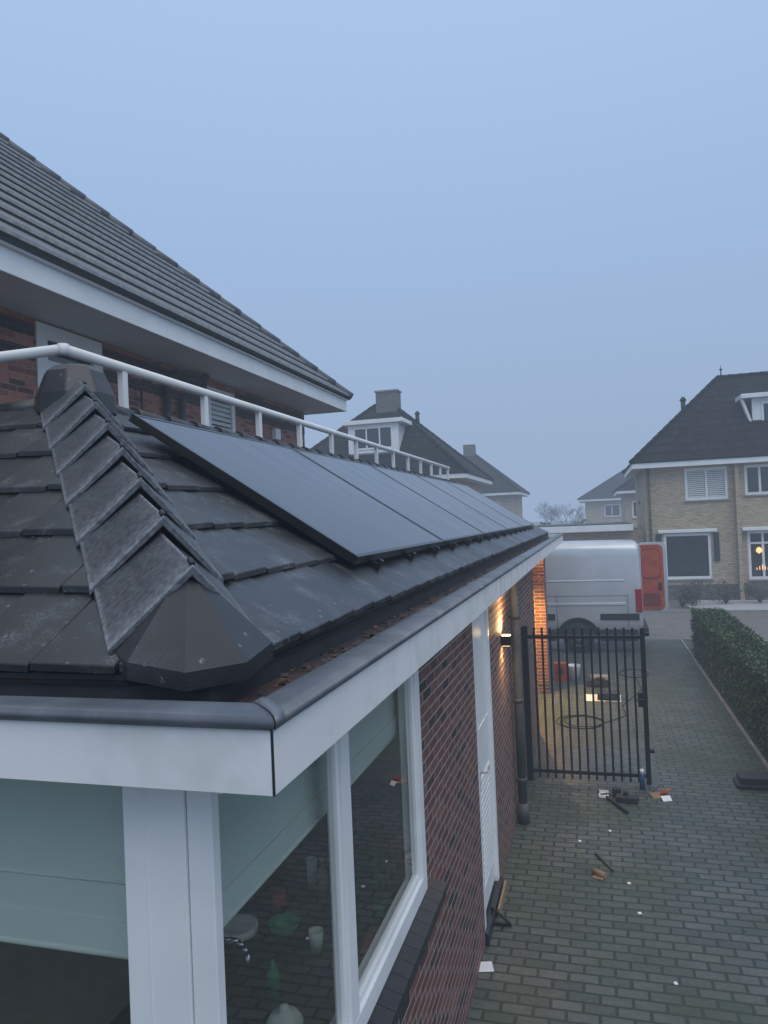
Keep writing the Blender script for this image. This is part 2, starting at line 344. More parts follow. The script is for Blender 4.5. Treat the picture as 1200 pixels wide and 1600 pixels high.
# ================================================================= SETTING
g=MB(soil);g.box(-300,300,-60,400,-.5,-.012);struct(g.make('ground'))
g=MB(pave);g.face([(-1.3,-6,0),(9,-6,0),(9,9.9,0),(1.98,9.9,0),(1.98,20.2,0),(-1.3,20.2,0)]);struct(g.make('driveway'))
g=MB(pave2);g.face([(-60,20.2,-.004),(60,20.2,-.004),(60,25.6,-.004),(-60,25.6,-.004)]);struct(g.make('street'))
g=MB(pave3);g.face([(2.75,9.95,.0),(12,9.95,.0),(12,20.15,.0),(2.75,20.15,.0)]);struct(g.make('parking_bay'))
k=MB(conc)
for i in range(60):
    k.box(-30+i,-30+i+.99,25.6,25.72,-.05,.04)
struct(k.make('kerb',None,.01))
k=MB(conc)
for i in range(10): k.box(2.70,2.745,9.95+i,9.95+i+.985,-.05,.012)
for a in (11.5,14.3,17.1): 
    k.obox((2.8,a,.001),(5,1.2,0),(0,.1,0),(0,0,.006))
for i in range(11): k.box(1.93,1.975,9.95+i*.92,9.95+i*.92+.91,-.05,.03)
struct(k.make('parking_edge_kerb',None,.004))
g=MB(gravel);g.face([(2.9,25.74,.0),(40,25.74,.0),(40,28.9,.0),(2.9,28.9,.0)]);struct(g.make('gravel_garden'))
g=MB(pave2);g.face([(-3.5,25.74,.0),(2.88,25.74,.0),(2.88,45,.0),(-3.5,45,.0)]);struct(g.make('pavement'))
hz=MB([]);hz.box(-150,150,-40,170,-.3,24)
vm=bpy.data.materials.new('mist');vm.use_nodes=True;N=vm.node_tree.nodes;N.clear();L=vm.node_tree.links
FD=.0055;FC=(.33,.425,.585,1)
o=N.new('ShaderNodeOutputMaterial');ab=N.new('ShaderNodeVolumeAbsorption');ab.inputs['Color'].default_value=(0,0,0,1);ab.inputs['Density'].default_value=FD
em=N.new('ShaderNodeEmission');em.inputs['Color'].default_value=FC;em.inputs['Strength'].default_value=FD
ad=N.new('ShaderNodeAddShader');L.new(ab.outputs[0],ad.inputs[0]);L.new(em.outputs[0],ad.inputs[1]);L.new(ad.outputs[0],o.inputs['Volume'])
hz.mats=[vm];h=struct(hz.make('sky_haze'))
# ================================================================= ANNEX
XW=-.957;YF=1.67;XF=-.707;YG=1.504;YE=16.8
XE,YEV,ZE,S,Q=-1.02,1.815,2.885,.615,1.96
B=thing('brick_annex','low red-brown brick annex with white fascia and dark tiled skirt roof','building',(-3,6,0))
w=MB([brickA,wallin])
wall(w,'x',XW,XW-.10,1.93,11.5,0,2.70,[(1.93,3.88,1.32,2.70),(5.72,6.62,.0,2.68)])
wall(w,'y',YF,YF+.10,-6.5,-1.0,0,1.32)
wall(w,'y',YF+.001,YF+.10,-1.0,XW,0,1.32)
w.box(XW-.1,XW,YF+.1,1.93,0,1.32)
w.box(XW,-1.45,11.4,11.498,0,2.7)
w.box(-1.45,-1.55,11.5,14.0,0,2.7)
w.box(-1.9,XW,14.0,14.45,0,2.7)
w.box(-1.9,-1.6,14.45,16.6,0,2.7)
w.make('wall',B)
inn=MB(wallin)
inn.box(-5.0,-4.9,1.8,7.4,.02,2.70);inn.box(-4.9,-1.06,7.3,7.4,.02,2.70);inn.box(-4.9,-1.06,1.78,7.3,.0,.02);inn.box(-5,-1.06,1.78,7.4,2.71,2.725)
inn.box(-6.5,-5.0,1.78,1.9,.0,2.70)
inn.make('interior_wall',B)
f=MB([whitedirty,plastd])
f.box(XF-.02,XF,YG+.004,YE,2.705,2.85);f.box(-7,XF-.004,YG,YG+.02,2.705,2.85)
f.box(-1.02,XF-.022,YG+.022,YE,2.73,2.745);f.box(-7,-1.02,YG+.022,YF+.3,2.73,2.745)
f.box(XF-.9,XF,YE,YE+.02,2.705,2.88)
f.box(XF-.0035,XF+.002,YG-.001,YG+.0035,2.705,2.85,1)
for yy in (5.6,9.7,13.8): f.box(XF,XF+.0015,yy,yy+.004,2.706,2.849,1)
f.make('fascia',B,.003)
prof=[(-.085,2.851),(-.005,2.851),(.010,2.853),(.017,2.861),(.018,2.872),(.010,2.883),(-.008,2.889),(-.05,2.892),(-.078,2.890),(-.085,2.880)]
r=MB(zinc)
r.loft([[(XF+d,YG-d+.003,z) for d,z in prof],[(XF+d,YE,z) for d,z in prof]])
r.loft([[(XF+d-.003,YG-d,z) for d,z in prof],[(-7,YG-d,z) for d,z in prof]])
pj=[(d*1.04+.001,z+.0022 if z>2.865 else z-.001) for d,z in prof]
for yy in (4.6,7.6,10.6,13.6): r.loft([[(XF+d,yy,z) for d,z in pj],[(XF+d,yy+.06,z) for d,z in pj]])
r.loft([[(XF+d*1.03,YG-d+.001,z+.003) for d,z in prof],[(XF+d*1.03,YG-d+.05,z+.003) for d,z in prof]])
r.make('gutter_rim',B,fixn=True)
gt=MB([zincd,lead])
gt.box(XE-.06,XF-.085,YG+.08,YE,2.79,2.80);gt.box(-7,XE-.06,YG+.08,YEV+.06,2.79,2.80)
gt.box(XF-.086,XF-.08,YG+.08,YE,2.80,2.88);gt.box(-7,XF-.08,YG+.078,YG+.084,2.80,2.88)
gt.box(XE-.05,XE-.015,YEV+.02,YE,2.80,2.895,1);gt.box(-7,XE-.015,YEV+.015,YEV+.05,2.80,2.895,1)
gt.make('gutter',B)
def clip(poly,fn):
    out=[]
    for i in range(len(poly)):
        a=poly[i];b=poly[(i+1)%len(poly)];fa=fn(a);fb=fn(b)
        if fa>=0: out.append(a)
        if (fa>=0)!=(fb>=0):
            t=fa/(fa-fb);out.append((a[0]+(b[0]-a[0])*t,a[1]+(b[1]-a[1])*t))
    return out
rf=MB([tileA,tileU])
d=Q/6
def put(side,s,q,z):
    return (XE-q,YEV+s,z) if side else (XE-s,YEV+q,z)
for side,length in ((1,YE-YEV-.05),(0,5.6)):
    tw=.30
    for row in range(6):
        q0=row*d-.012;q1=q0+d+.02
        s=-.3+(row%2)*.15
        while s<length:
            poly=[(s+.006,q0),(s+tw-.006,q0),(s+tw-.006,q1),(s+.006,q1)]
            poly=clip(poly,lambda p:p[0]-p[1]-(.06))
            poly=clip(poly,lambda p:length-p[0])
            if len(poly)>=3:
                j=random.uniform(-.003,.003);tl=random.uniform(-.003,.003);sk=random.uniform(-.003,.003);sh=random.uniform(.62,1.5)
                top=[];bot=[]
                for (a,b) in poly:
                    z=ZE+S*max(b,-.1)+.034*(1-(b-q0)/(q1-q0))+.012+j+tl*(a-s)/tw+.009*((a-s)/tw)
                    bb=b+(sk if b<=q0+.001 else 0)
                    top.append(put(side,a,bb,z));bot.append(put(side,a,bb,z-.026))
                if side==0: top.reverse();bot.reverse()
                n=len(top);i0=len(rf.v);rf.v+=[Vector(p) for p in top]+[Vector(p) for p in bot]
                for k in range(2*n): rf.fr[i0+k]=sh
                rf.f.append(tuple(i0+k for k in range(n)));rf.m.append(0);rf.sm.append(False)
                rf.f.append(tuple(i0+n+k for k in reversed(range(n))));rf.m.append(0);rf.sm.append(False)
                for k in range(n):
                    kk=(k+1)%n;rf.f.append((i0+k,i0+n+k,i0+n+kk,i0+kk));rf.m.append(0);rf.sm.append(False)
            s+=tw
zt=ZE+S*Q
e=-.015
rf.face([(XE,YEV,ZE+e),(XE,YE,ZE+e),(XE-Q,YE,zt+e),(XE-Q,YEV+Q,zt+e)],1)
rf.face([(XE,YEV,ZE+e),(XE-Q,YEV+Q,zt+e),(-7,YEV+Q,zt+e),(-7,YEV,ZE+e)],1)
rf.face([(XE,YE-.02,ZE),(XE,YE-.02,2.7),(XE-Q,YE-.02,2.7),(XE-Q,YE-.02,zt)],1)
roof=rf.make('roof',B,.003,fixn=True,seg=1)
fr=MB(lead);fr.box(-7,XE-Q-.02,YEV+Q+.03,YE,zt-.1,zt-.06)
fr.box(XE-Q-.06,XE-Q+.01,YEV+Q,YE,zt-.05,zt+.02);fr.box(-7,XE-Q-.0,YEV+Q-.01,YEV+Q+.06,zt-.05,zt+.02)
fr.make('flat_roof_edge',roof,.006)
# hip tiles
hv=Vector((-1,1,S));HL=hv.length*Q;h=hv.normalized()
n1=Vector((S,0,1)).normalized();n2=Vector((0,-S,1)).normalized()
w1=h.cross(n1); w1=w1 if w1.y>0 else -w1
w2=h.cross(n2); w2=w2 if w2.x<0 else -w2
nb=(n1+n2).normalized()
P0=Vector((XE,YEV,ZE+.03))
nh=7;st0=.31
LA,LB=.19,.115
WA,WB=.31,.265
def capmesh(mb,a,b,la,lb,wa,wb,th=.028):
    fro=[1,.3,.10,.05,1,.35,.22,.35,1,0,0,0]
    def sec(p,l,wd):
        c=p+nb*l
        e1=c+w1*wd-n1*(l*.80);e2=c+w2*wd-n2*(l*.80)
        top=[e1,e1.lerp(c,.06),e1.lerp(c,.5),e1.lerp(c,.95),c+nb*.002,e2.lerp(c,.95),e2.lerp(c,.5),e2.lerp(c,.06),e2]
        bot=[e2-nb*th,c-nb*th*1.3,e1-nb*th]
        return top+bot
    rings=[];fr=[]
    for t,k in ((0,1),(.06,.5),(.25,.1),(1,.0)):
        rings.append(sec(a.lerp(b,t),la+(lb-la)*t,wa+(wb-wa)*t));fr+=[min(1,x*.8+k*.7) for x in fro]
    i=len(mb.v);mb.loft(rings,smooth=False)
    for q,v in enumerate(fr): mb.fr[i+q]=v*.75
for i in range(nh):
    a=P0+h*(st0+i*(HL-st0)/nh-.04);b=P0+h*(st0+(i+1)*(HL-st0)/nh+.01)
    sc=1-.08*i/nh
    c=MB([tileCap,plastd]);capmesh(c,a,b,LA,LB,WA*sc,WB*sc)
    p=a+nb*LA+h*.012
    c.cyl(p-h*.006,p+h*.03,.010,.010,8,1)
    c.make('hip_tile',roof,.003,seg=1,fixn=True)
c=MB(tileCap)
A=P0+h*(st0+.03)+nb*(LA-.025)
l1=P0+h*(st0+.03)+nb*(LA-.025)+w1*(WA-.01)-n1*(LA*.86);l2=P0+h*(st0+.03)+nb*(LA-.025)+w2*(WA-.01)-n2*(LA*.86)
b1=Vector((XE+.045,YEV+.29,ZE+.058));b2=Vector((XE-.24,YEV-.045,ZE+.058))
b0a=Vector((XE+.055,YEV+.09,ZE+.035));b0b=Vector((XE-.05,YEV-.06,ZE+.035))
for q in ([A,l1,b1],[A,b1,b0a],[A,b0a,b0b],[A,b0b,b2],[A,b2,l2]): c.face(q)
for p,q in ((b1,b0a),(b0a,b0b),(b0b,b2),(l1,b1),(b2,l2)):
    c.face([p,q,q-Vector((0,0,.05)),p-Vector((0,0,.05))])
c.make('hip_end_tile',roof,.0)
c=MB([tileCap])
T=Vector((XE-Q,YEV+Q,zt))
def ring(rx,z,sh=0):
    return [T+Vector((math.cos(2*math.pi*i/8+.4)*rx+sh,math.sin(2*math.pi*i/8+.4)*rx*.9,z)) for i in range(8)]
c.loft([ring(.25,-.08),ring(.24,.04),ring(.18,.18),ring(.13,.22),ring(.05,.225)],smooth=False)
c.make('ridge_end_tile',roof,.012,fixn=True)
rc=MB(tileCap)
y=YEV+Q+.2
while y<YE-.3:
    rc.cyl((XE-Q,y,zt-.01),(XE-Q,y+.40,zt-.02),.07,.06,8);y+=.38
rc.make('ridge_tile',roof)
rc=MB(tileCap)
x=XE-Q-.24
while x>-6.8:
    rc.cyl((x,YEV+Q,zt-.01),(x-.40,YEV+Q,zt-.02),.07,.06,8);x-=.38
rc.make('ridge_tile',roof)
lt=MB([litter,mossm])
for i in range(1700):
    y=random.uniform(1.6,YE-.3);x=random.uniform(XE+.0,-.80)
    if random.random()<.12: x=random.uniform(-3,-.8);y=random.uniform(1.60,1.80)
    r=random.uniform(.006,.020);a=random.uniform(0,6.28);z=2.802+random.uniform(0,.006)
    lt.face([(x+r*math.cos(a+t),y+r*math.sin(a+t)*.7,z+random.uniform(0,.012)) for t in (0,1.4,3,4.6)],1 if random.random()<.15 else 0)
o=lt.make('leaf_litter',None);o['kind']='stuff'
# ---- corner window
W=bpy.data.objects.new('corner_window',None);C.objects.link(W);W.parent=B;W['base']=B['base'];W['label']='white framed corner window with half lowered blinds'
f=MB(white)
f.box(-1.21,-1.03,YF-.012,YF+.06,1.32,2.725);f.box(-1.028,XW,YF-.004,YF+.035,1.32,2.725)
f.box(-1.145,-1.139,YF-.014,YF+.02,1.32,2.72)
f.box(XW-.09,XW+.008,YF+.037,3.88,1.33,1.42);f.box(XW-.09,XW+.008,YF+.037,3.88,2.62,2.70)
f.box(XW-.09,XW+.008,3.79,3.88,1.42,2.62);f.box(XW-.06,XW+.008,2.615,2.705,1.42,2.62)
f.box(XW-.045,XW-.006,2.705,2.735,1.42,2.62);f.box(XW-.045,XW-.006,3.76,3.79,1.42,2.62);f.box(XW-.045,XW-.006,2.585,2.615,1.42,2.62)
f.box(XW-.045,XW-.006,YF+.037,2.585,1.42,1.455);f.box(XW-.045,XW-.006,2.735,3.76,1.42,1.455)
f.box(-6.5,-1.212,YF,YF+.06,1.32,1.42);f.box(-6.5,-1.212,YF,YF+.06,2.66,2.725);f.box(-3.3,-3.2,YF,YF+.06,1.42,2.66)
f.make('frame',W,.005)
gl=MB(glass);xg=XW-.022
gl.face([(xg,YF+.037,1.455),(xg,2.585,1.455),(xg,2.585,2.62),(xg,YF+.037,2.62)]);gl.face([(xg,2.735,1.455),(xg,3.76,1.455),(xg,3.76,2.62),(xg,2.735,2.62)])
for a,b in ((-3.2,-1.212),(-6.4,-3.3)): gl.face([(a,YF+.03,1.42),(b,YF+.03,1.42),(b,YF+.03,2.66),(a,YF+.03,2.66)])
gl.make('pane',W)
bl=MB(blindm)
bl.box(XW-.125,XW-.12,1.80,3.86,2.17,2.69);bl.box(-3.2,-1.215,YF+.11,YF+.115,2.13,2.69)
bl.cyl((XW-.123,1.80,2.17),(XW-.123,3.86,2.17),.013,None,8);bl.cyl((-3.2,YF+.113,2.13),(-1.215,YF+.113,2.13),.013,None,8)
bl.cyl((-3.2,YF+.109,2.33),(-1.215,YF+.109,2.33),.005,None,6);bl.box(-3.2,-1.215,YF+.104,YF+.109,2.14,2.22);bl.box(XW-.119,XW-.114,1.8,3.86,2.18,2.26)
bl.make('roller_blind',W)
s=MB([sillm,conc])
yy=1.72
while yy<3.95:
    s.obox((XW-.01,yy,1.325),(.095,0,-.03),(0,.105,0),(.0,0,-.04));s.obox((XW+.076,yy,1.255),(.0,0,-.035),(0,.105,0),(-.03,0,.03));yy+=.11
s.obox((XW-.012,1.721,1.318),(.092,0,-.03),(0,2.20,0),(.0,0,-.03),1)
s.make('sill',W,.0012,seg=1)
# ---- door
D=bpy.data.objects.new('door',None);C.objects.link(D);D.parent=B;D['base']=B['base'];D['label']='white side door with a louvred panel'
f=MB(white);f.box(XW-.08,XW-.0,5.72,5.80,.1,2.68);f.box(XW-.08,XW,6.54,6.62,.1,2.68);f.box(XW-.08,XW,5.80,6.54,2.6,2.68);f.make('frame',D,.004)
f=MB([white]);f.box(XW-.07,XW-.025,5.80,6.54,.14,2.6)
for i in range(16): f.obox((XW-.025,5.92,.35+i*.055),(.012,0,-.02),(0,.5,0),(0,0,.03))
f.box(XW-.025,XW-.018,5.9,6.44,1.55,1.6);f.make('leaf',D,.003)
f=MB(chrome);f.box(XW-.025,XW-.012,5.85,5.89,1.12,1.36);f.cyl((XW-.012,5.87,1.28),(XW+.04,5.87,1.28),.009);f.cyl((XW+.04,5.87,1.28),(XW+.04,6.0,1.28),.009);f.make('handle',D,.002)
f=MB(sillm);f.box(XW-.08,XW+.03,5.70,6.64,.0,.1);f.make('threshold',D,.01)
ct=MB(counterm);ct.box(-2.3,-1.07,1.85,6.9,.96,1.0);ct.box(-2.27,-1.1,1.88,6.88,.03,.955)
tag(ct.make('kitchen_worktop',None,.005,loc=(-1.7,4,0)),'dark kitchen worktop standing along the window inside the annex','worktop')
def lathething(name,label,cat,x,y,z,prof,mat,n=20):
    m=MB(mat);m.lathe((x,y,z),prof,n);o=m.make(name,None,0,loc=(x,y,z));return tag(o,label,cat)
lathething('green_bowl','green plastic bowl standing on the kitchen worktop','bowl',-1.78,3.85,1.0,[(.04,0),(.075,.04),(.09,.08),(.082,.08),(.07,.04),(.02,.012)],greenp)
lathething('plastic_cup','pale green plastic cup on the kitchen worktop','cup',-1.55,3.75,1.0,[(.03,0),(.042,.11),(.038,.11),(.025,.01)],blindm)
lathething('drinking_glass','tall pale drinking glass on the kitchen worktop','glass',-1.85,4.45,1.0,[(.03,0),(.035,.16),(.03,.16),(.025,.01)],curtain)
lathething('green_bottle','small green bottle standing behind the window','bottle',-1.42,4.5,1.0,[(.04,0),(.042,.14),(.015,.19),(.015,.23),(.002,.23)],greenp)
lathething('glass_jar','glass jar with domed white lid on the worktop','jar',-1.38,2.95,1.0,[(.07,0),(.075,.02),(.075,.13),(.06,.15),(.08,.155),(.08,.17),(.06,.20),(.02,.215),(.02,.235),(.002,.24)],curtain)
lathething('storage_jar','small white storage jar on the worktop','jar',-1.98,3.42,1.0,[(.04,0),(.045,.09),(.045,.10),(.03,.115),(.002,.12)],curtain)
lathething('soap_bottle','small green soap bottle beside the sink','bottle',-1.62,3.35,1.0,[(.03,0),(.032,.11),(.012,.14),(.012,.17),(.002,.175)],greenp)
lathething('red_mug','small red mug on the kitchen worktop','mug',-1.35,3.55,1.0,[(.035,0),(.04,.09),(.035,.09),(.03,.01)],pinkp)
lathething('red_tin','small round red tin on the kitchen worktop','tin',-1.95,4.15,1.0,[(.05,0),(.05,.07),(.048,.075),(.002,.075)],pinkp)
lathething('brown_bottle','slim dark bottle on the kitchen worktop','bottle',-1.7,4.25,1.0,[(.03,0),(.032,.17),(.012,.22),(.012,.27),(.002,.27)],wood)
lathething('green_mug','small green mug on the kitchen worktop','mug',-1.30,4.15,1.0,[(.035,0),(.04,.09),(.035,.09),(.03,.01)],greenp)
lathething('stacked_plates','stack of pale plates on the kitchen worktop','plates',-2.05,3.8,1.0,[(.07,0),(.12,.02),(.12,.06),(.1,.055),(.002,.045)],curtain)
lathething('flower_pot','small terracotta pot with pink flowers by the window','plant pot',-1.36,4.72,1.0,[(.04,0),(.055,.09),(.05,.09),(.045,.08),(.002,.08)],pinkp)
fl=MB(pinkp)
for i in range(50):
    p=Vector((-1.36+random.gauss(0,.03),4.72+random.gauss(0,.03),1.12+random.gauss(0,.012)));fl.obox(p,(.05,.01,0),(0,.04,.02),(.0,.0,.02))
o=tag(fl.make('pink_flowers',None,loc=(-1.36,4.72,1.1)),'cluster of pink flowers growing in a small pot','flowers')
m=MB(chrome);m.tube([(-1.85,3.2,1.0),(-1.85,3.2,1.25)]+[(-1.85+.09-.09*math.cos(t*.4),3.2,1.25+.09*math.sin(t*.4)) for t in range(0,8)]+[(-1.67,3.2,1.2)],.012);m.cyl((-1.85,3.2,1.0),(-1.85,3.2,1.03),.03)
tag(m.make('kitchen_tap',None,loc=(-1.85,3.2,1.0)),'chrome gooseneck tap on the kitchen worktop','tap')
m=MB(pinkp);m.obox((-1.3,3.75,1.0),(.16,.03,0),(-.03,.2,0),(0,0,.03));tag(m.make('folded_dishcloth',None,.01,loc=(-1.3,3.8,1.0)),'folded pink dishcloth lying on the worktop','cloth')
dp=MB(pipe);dp.cyl((XW+.075,8.08,.0),(XW+.075,8.08,2.72),.048,None,16)
for z in (.45,1.3,2.2): dp.cyl((XW+.075,8.08,z),(XW+.075,8.08,z+.04),.056,None,16);dp.box(XW,XW+.05,8.06,8.10,z,z+.03)
dp.cyl((XW+.075,8.08,.0),(XW+.075,8.08,.22),.062,None,16)
dp.make('downpipe',B,0)
def lamp(x,y,z,label,pu,pd,col=(1,.56,.15)):
    T=thing('wall_lamp',label,'lamp',(x,y,z),'wall lamps on the annex')
    m=MB(blackm);m.box(x,x+.10,y-.05,y-.042,z-.05,z+.05);m.box(x,x+.10,y+.042,y+.05,z-.05,z+.05);m.box(x+.092,x+.10,y-.042,y+.042,z-.05,z+.05);m.box(x,x+.01,y-.042,y+.042,z-.05,z+.05);m.make('housing',T,.003)
    for a,b in ((z-.052,z-.042),(z+.042,z+.052)):
        m=MB(lampglow);m.box(x+.012,x+.09,y-.04,y+.04,a,b);m.make('lamp_glass',T)
    for sg in (1,-1):
        l=bpy.data.lights.new('wall_lamp_light','SPOT');l.energy=pu if sg>0 else pd;l.color=col;l.spot_size=math.radians(172);l.spot_blend=1.0;l.shadow_soft_size=.04
        lo=bpy.data.objects.new('light',l);C.objects.link(lo);lo.parent=T;lo.location=(.075,0,sg*.060)
        if sg>0: lo.rotation_euler=(math.pi,0,0)
lamp(XW,7.44,2.07,'small black wall lamp glowing warm on the brick wall',90,24,(1,.66,.26))
lamp(-1.45,13.35,2.15,'black wall lamp lit orange in the recessed garage entrance',430,430)
# ================================================================= SOLAR PANELS
py=3.70;sl=Vector((-1.334,0,.865)).normalized();nn=Vector((.865,0,1.334)).normalized();PL=1.59;PW=2.305
px0,pz0=-1.204,3.123
for i in range(6):
    y0=py+i*(PW+.03)
    if y0+PW>YE+.35: break
    o0=Vector((px0,y0,pz0))
    T=thing('solar_panel','black framed solar panel with frosty glass on the tiled roof','solar panel',tuple(o0),'solar panels in a row on the annex roof')
    m=MB(panelf);Y=Vector((0,1,0));fw=.026;th=-nn*.05
    m.obox(o0,Y*PW,sl*fw,th);m.obox(o0+sl*(PL-fw),Y*PW,sl*fw,th);m.obox(o0+sl*fw,Y*fw,sl*(PL-2*fw),th);m.obox(o0+sl*fw+Y*(PW-fw),Y*fw,sl*(PL-2*fw),th)
    m.make('frame',T,.002)
    m=MB(panelg);m.obox(o0+sl*fw+Y*fw-nn*.003,Y*(PW-2*fw),sl*(PL-2*fw),-nn*.01);m.make('glass',T)
    for yy in (.35,1.15,1.95):
        m=MB(blackm);q=o0+Y*yy-nn*.052;m.obox(q-sl*.05,Y*.04,sl*(PL+.02),-nn*.025);m.obox(q-sl*.05,Y*.04,sl*.02,nn*.03);m.cyl(q-sl*.03+Y*.02-nn*.02,q-sl*.03+Y*.02-nn*.05,.012,None,8)
        m.make('mounting_rail',T)
# ================================================================= RAILING
K=1.045
rx,rz,ry=-2.95*K,3.3+1.09*K,3.65*K
T=thing('balcony_railing','white tubular steel railing round the flat roof of the annex','railing',(rx,ry,4.0))
m=MB(white);m.cyl((rx,ry+.01,rz),(rx,16.2,rz),.034,None,12);m.cyl((rx-.01,ry,rz),(-7.5,ry,rz),.034,None,12)
m.lathe((rx,ry,rz-.035),[(.001,0),(.034,.004),(.035,.035),(.034,.066),(.001,.071)],12);m.make('handrail',T)
for y in [4.20,5.26,6.25,7.23,8.21,9.15,10.08,11.0,11.93,12.85,13.75,14.6,15.4]:
    y*=K;m=MB(white);m.box(rx-.028,rx+.018,y-.008,y+.048,3.98,rz-.02);m.make('post',T,.004)
for x in (-4.4,-5.4,-6.4):
    m=MB(white);m.box(x,x+.06,ry-.03,ry+.03,3.98,rz-.02);m.make('post',T,.004)
# ================================================================= MAIN HOUSE
H=thing('brick_house','tall red brick house with steep dark tiled roof and white eaves','house',(-9,8,0))
w=MB([brickM,brickDark])
wx=-5.1
holes=[(5.93,6.92,3.95,5.38),(9.2,10.02,4.35,5.30)]
wall(w,'x',wx,wx-.2,1.5,12.75,0,5.40,holes)
for a,b in ((1.5,5.9),(6.95,9.17),(10.05,12.75)):
    w.box(wx,wx+.008,a,b,4.98,5.10,1);w.box(wx,wx+.008,a,b,5.22,5.34,1)
wall(w,'y',12.55,12.748,-12.6,wx-.2,0,5.4);wall(w,'y',1.5,1.7,-12.6,wx-.2,0,5.4);w.box(-12.8,-12.6,1.5,12.75,0,5.4)
w.make('wall',H)
window(H,'x',wx,1,5.93,6.92,3.95,5.38,(),.15,.08,-.01,glassd,trans=4.98,backing=None,lab='white balcony door with transom')
window(H,'x',wx,1,9.2,10.02,4.35,5.30,(),.10,.08,.0,glassd,backing=curtain,sill=conc)
f=MB([white,soffitm]);ex0,ex1,ey0,ey1=-13.6,-4.34,.7,13.0
f.box(ex1-.03,ex1,ey0,ey1,5.375,5.59);f.box(ex0,ex1-.03,ey1-.03,ey1,5.376,5.59);f.box(ex0,ex1-.03,ey0,ey0+.03,5.376,5.59)
f.box(ex0,ex1-.03,ey0+.03,ey1-.03,5.405,5.43,1);f.make('eaves',H,.004)
gu=MB(soffitm);gu.box(ex1,ex1+.04,ey0,ey1,5.575,5.60);gu.make('gutter',H,.01)
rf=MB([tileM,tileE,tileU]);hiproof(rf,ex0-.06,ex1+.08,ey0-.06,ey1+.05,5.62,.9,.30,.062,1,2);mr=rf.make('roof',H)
rc=MB(tileM);hipcaps(rc,ex0-.06,ex1+.08,ey0-.06,ey1+.05,5.62,.9,.08,step=.4);rc.make('hip_tiles',mr)
for yy,zz in ((8.08,5.15),(8.42,5.0)):
    m=MB(pipe);m.tube([(wx+.07,yy,3.9),(wx+.07,yy,zz)],.045,10);m.make('downpipe',H)
m=MB(pipe);m.tube([(wx+.07,8.08,5.15),(wx+.07,8.3,5.27),(wx+.07,8.9,5.30),(wx+.12,9.0,5.38)],.05,10);m.make('downpipe',H)
m=MB(white);m.box(wx,wx+.08,11.3,11.5,4.75,4.93);m.make('vent_box',H,.01)
m=MB(blackm);m.tube([(wx+.01,7.55,4.6),(wx+.06,7.55,4.6),(wx+.06,7.55,4.95)],.012,6);m.make('hook',H)
# ================================================================= GATE
T=thing('metal_gate','black metal bar gate standing closed across the driveway','gate',(-.93,9.42,0))
m=MB(blackm);gy=9.42
m.box(-.95,-.88,gy-.03,gy+.04,0,1.92)
m.make('post',T,.004)
m=MB(blackm);m.box(.455,.51,gy-.025,gy+.025,.02,1.90);m.make('post',T,.004)
for z in (.10,1.765):
    m=MB(blackm);m.box(-.88,.455,gy-.018,gy+.018,z,z+.042);m.make('rail',T,.003)
for i in range(13):
    x=-.80+i*.0975
    m=MB(blackm);m.box(x-.0125,x+.0125,gy-.0125,gy+.0125,.04,1.89);m.obox((x-.0125,gy-.0125,1.89),(.025,0,0),(0,.025,0),(0,.0,.012));m.make('bar',T,.002,seg=1)
m=MB(blackm);m.box(.40,.50,gy-.03,gy+.03,.95,1.12);m.cyl((.46,gy-.03,1.05),(.46,gy-.08,1.05),.01);m.cyl((.46,gy-.08,1.05),(.37,gy-.08,1.05),.009);m.make('lock',T,.003)
for z in (.40,1.8):
    m=MB(blackm);m.box(.51,.56,gy-.02,gy+.02,z,z+.04);m.make('hinge',T,.003)
# ================================================================= VAN
vy0,vy1=18.15,20.15;vc=(vy0+vy1)/2;vx=.95
T=thing('delivery_van','silver high-roof delivery van with a red lined rear door open','van',(-2,vc,0))
def vsec(x,zt,hw,zb=.42):
    pts=[(.90*hw,zb),(.985*hw,zb+.10),(1.0*hw,zb+.35),(1.0*hw,min(1.15,zt-.25)),(.99*hw,min(1.5,zt-.2)),(.96*hw,zt-.36 if zt>2 else zt-.15),(.935*hw,zt-.17 if zt>2 else zt-.1),(.89*hw,zt-.07 if zt>2 else zt-.05),(.78*hw,zt-.02),(.35*hw,zt)]
    return [(x,vc-a,z) for a,z in pts]+[(x,vc+a,z) for a,z in reversed(pts)]
m=MB(vanm)
m.loft([vsec(vx,2.52,.955),vsec(vx-.03,2.575,.985),vsec(vx-.10,2.605,1.0),vsec(-.5,2.62,1.0),vsec(-2.6,2.62,1.0),vsec(-3.2,2.56,1.0),vsec(-3.6,2.35,.98),vsec(-4.35,1.45,.95),vsec(-4.95,1.18,.9),vsec(-5.1,.85,.85)])
m.make('body',T,.0,fixn=True)
m=MB(plastd)
m.box(-4.6,-1.02,vy0-.018,vy0+.02,.78,.93);m.box(.02,vx-.06,vy0-.018,vy0+.02,.78,.93);m.box(-4.6,-1.02,vy0-.004,vy0+.06,.28,.56);m.box(.0,vx-.1,vy0-.004,vy0+.06,.28,.56)
m.make('side_moulding',T,.006)
m=MB(plastd);m.box(vx-.02,vx+.14,vy0+.06,vy1-.06,.42,.60);m.make('bumper',T,.03)
for xx in (.64,-.98,-2.45):
    m=MB(plastd);m.obox((xx,vy0-.003,.62),(.010,0,0),(0,.012,0),(0,.0,.6));m.obox((xx,vy0-.003,1.20),(.010,0,0),(0,.014,0),(0,.055,1.0));m.make('panel_gap',T)
for zz,hh in ((1.34,.012),(2.25,.014)):
    m=MB(plastd);m.obox((-2.44,vy0-.001+(zz-1.2)*.045,zz),(3.08,0,0),(0,.012,0),(0,.0,hh));m.make('panel_gap',T)
m=MB(vanm)
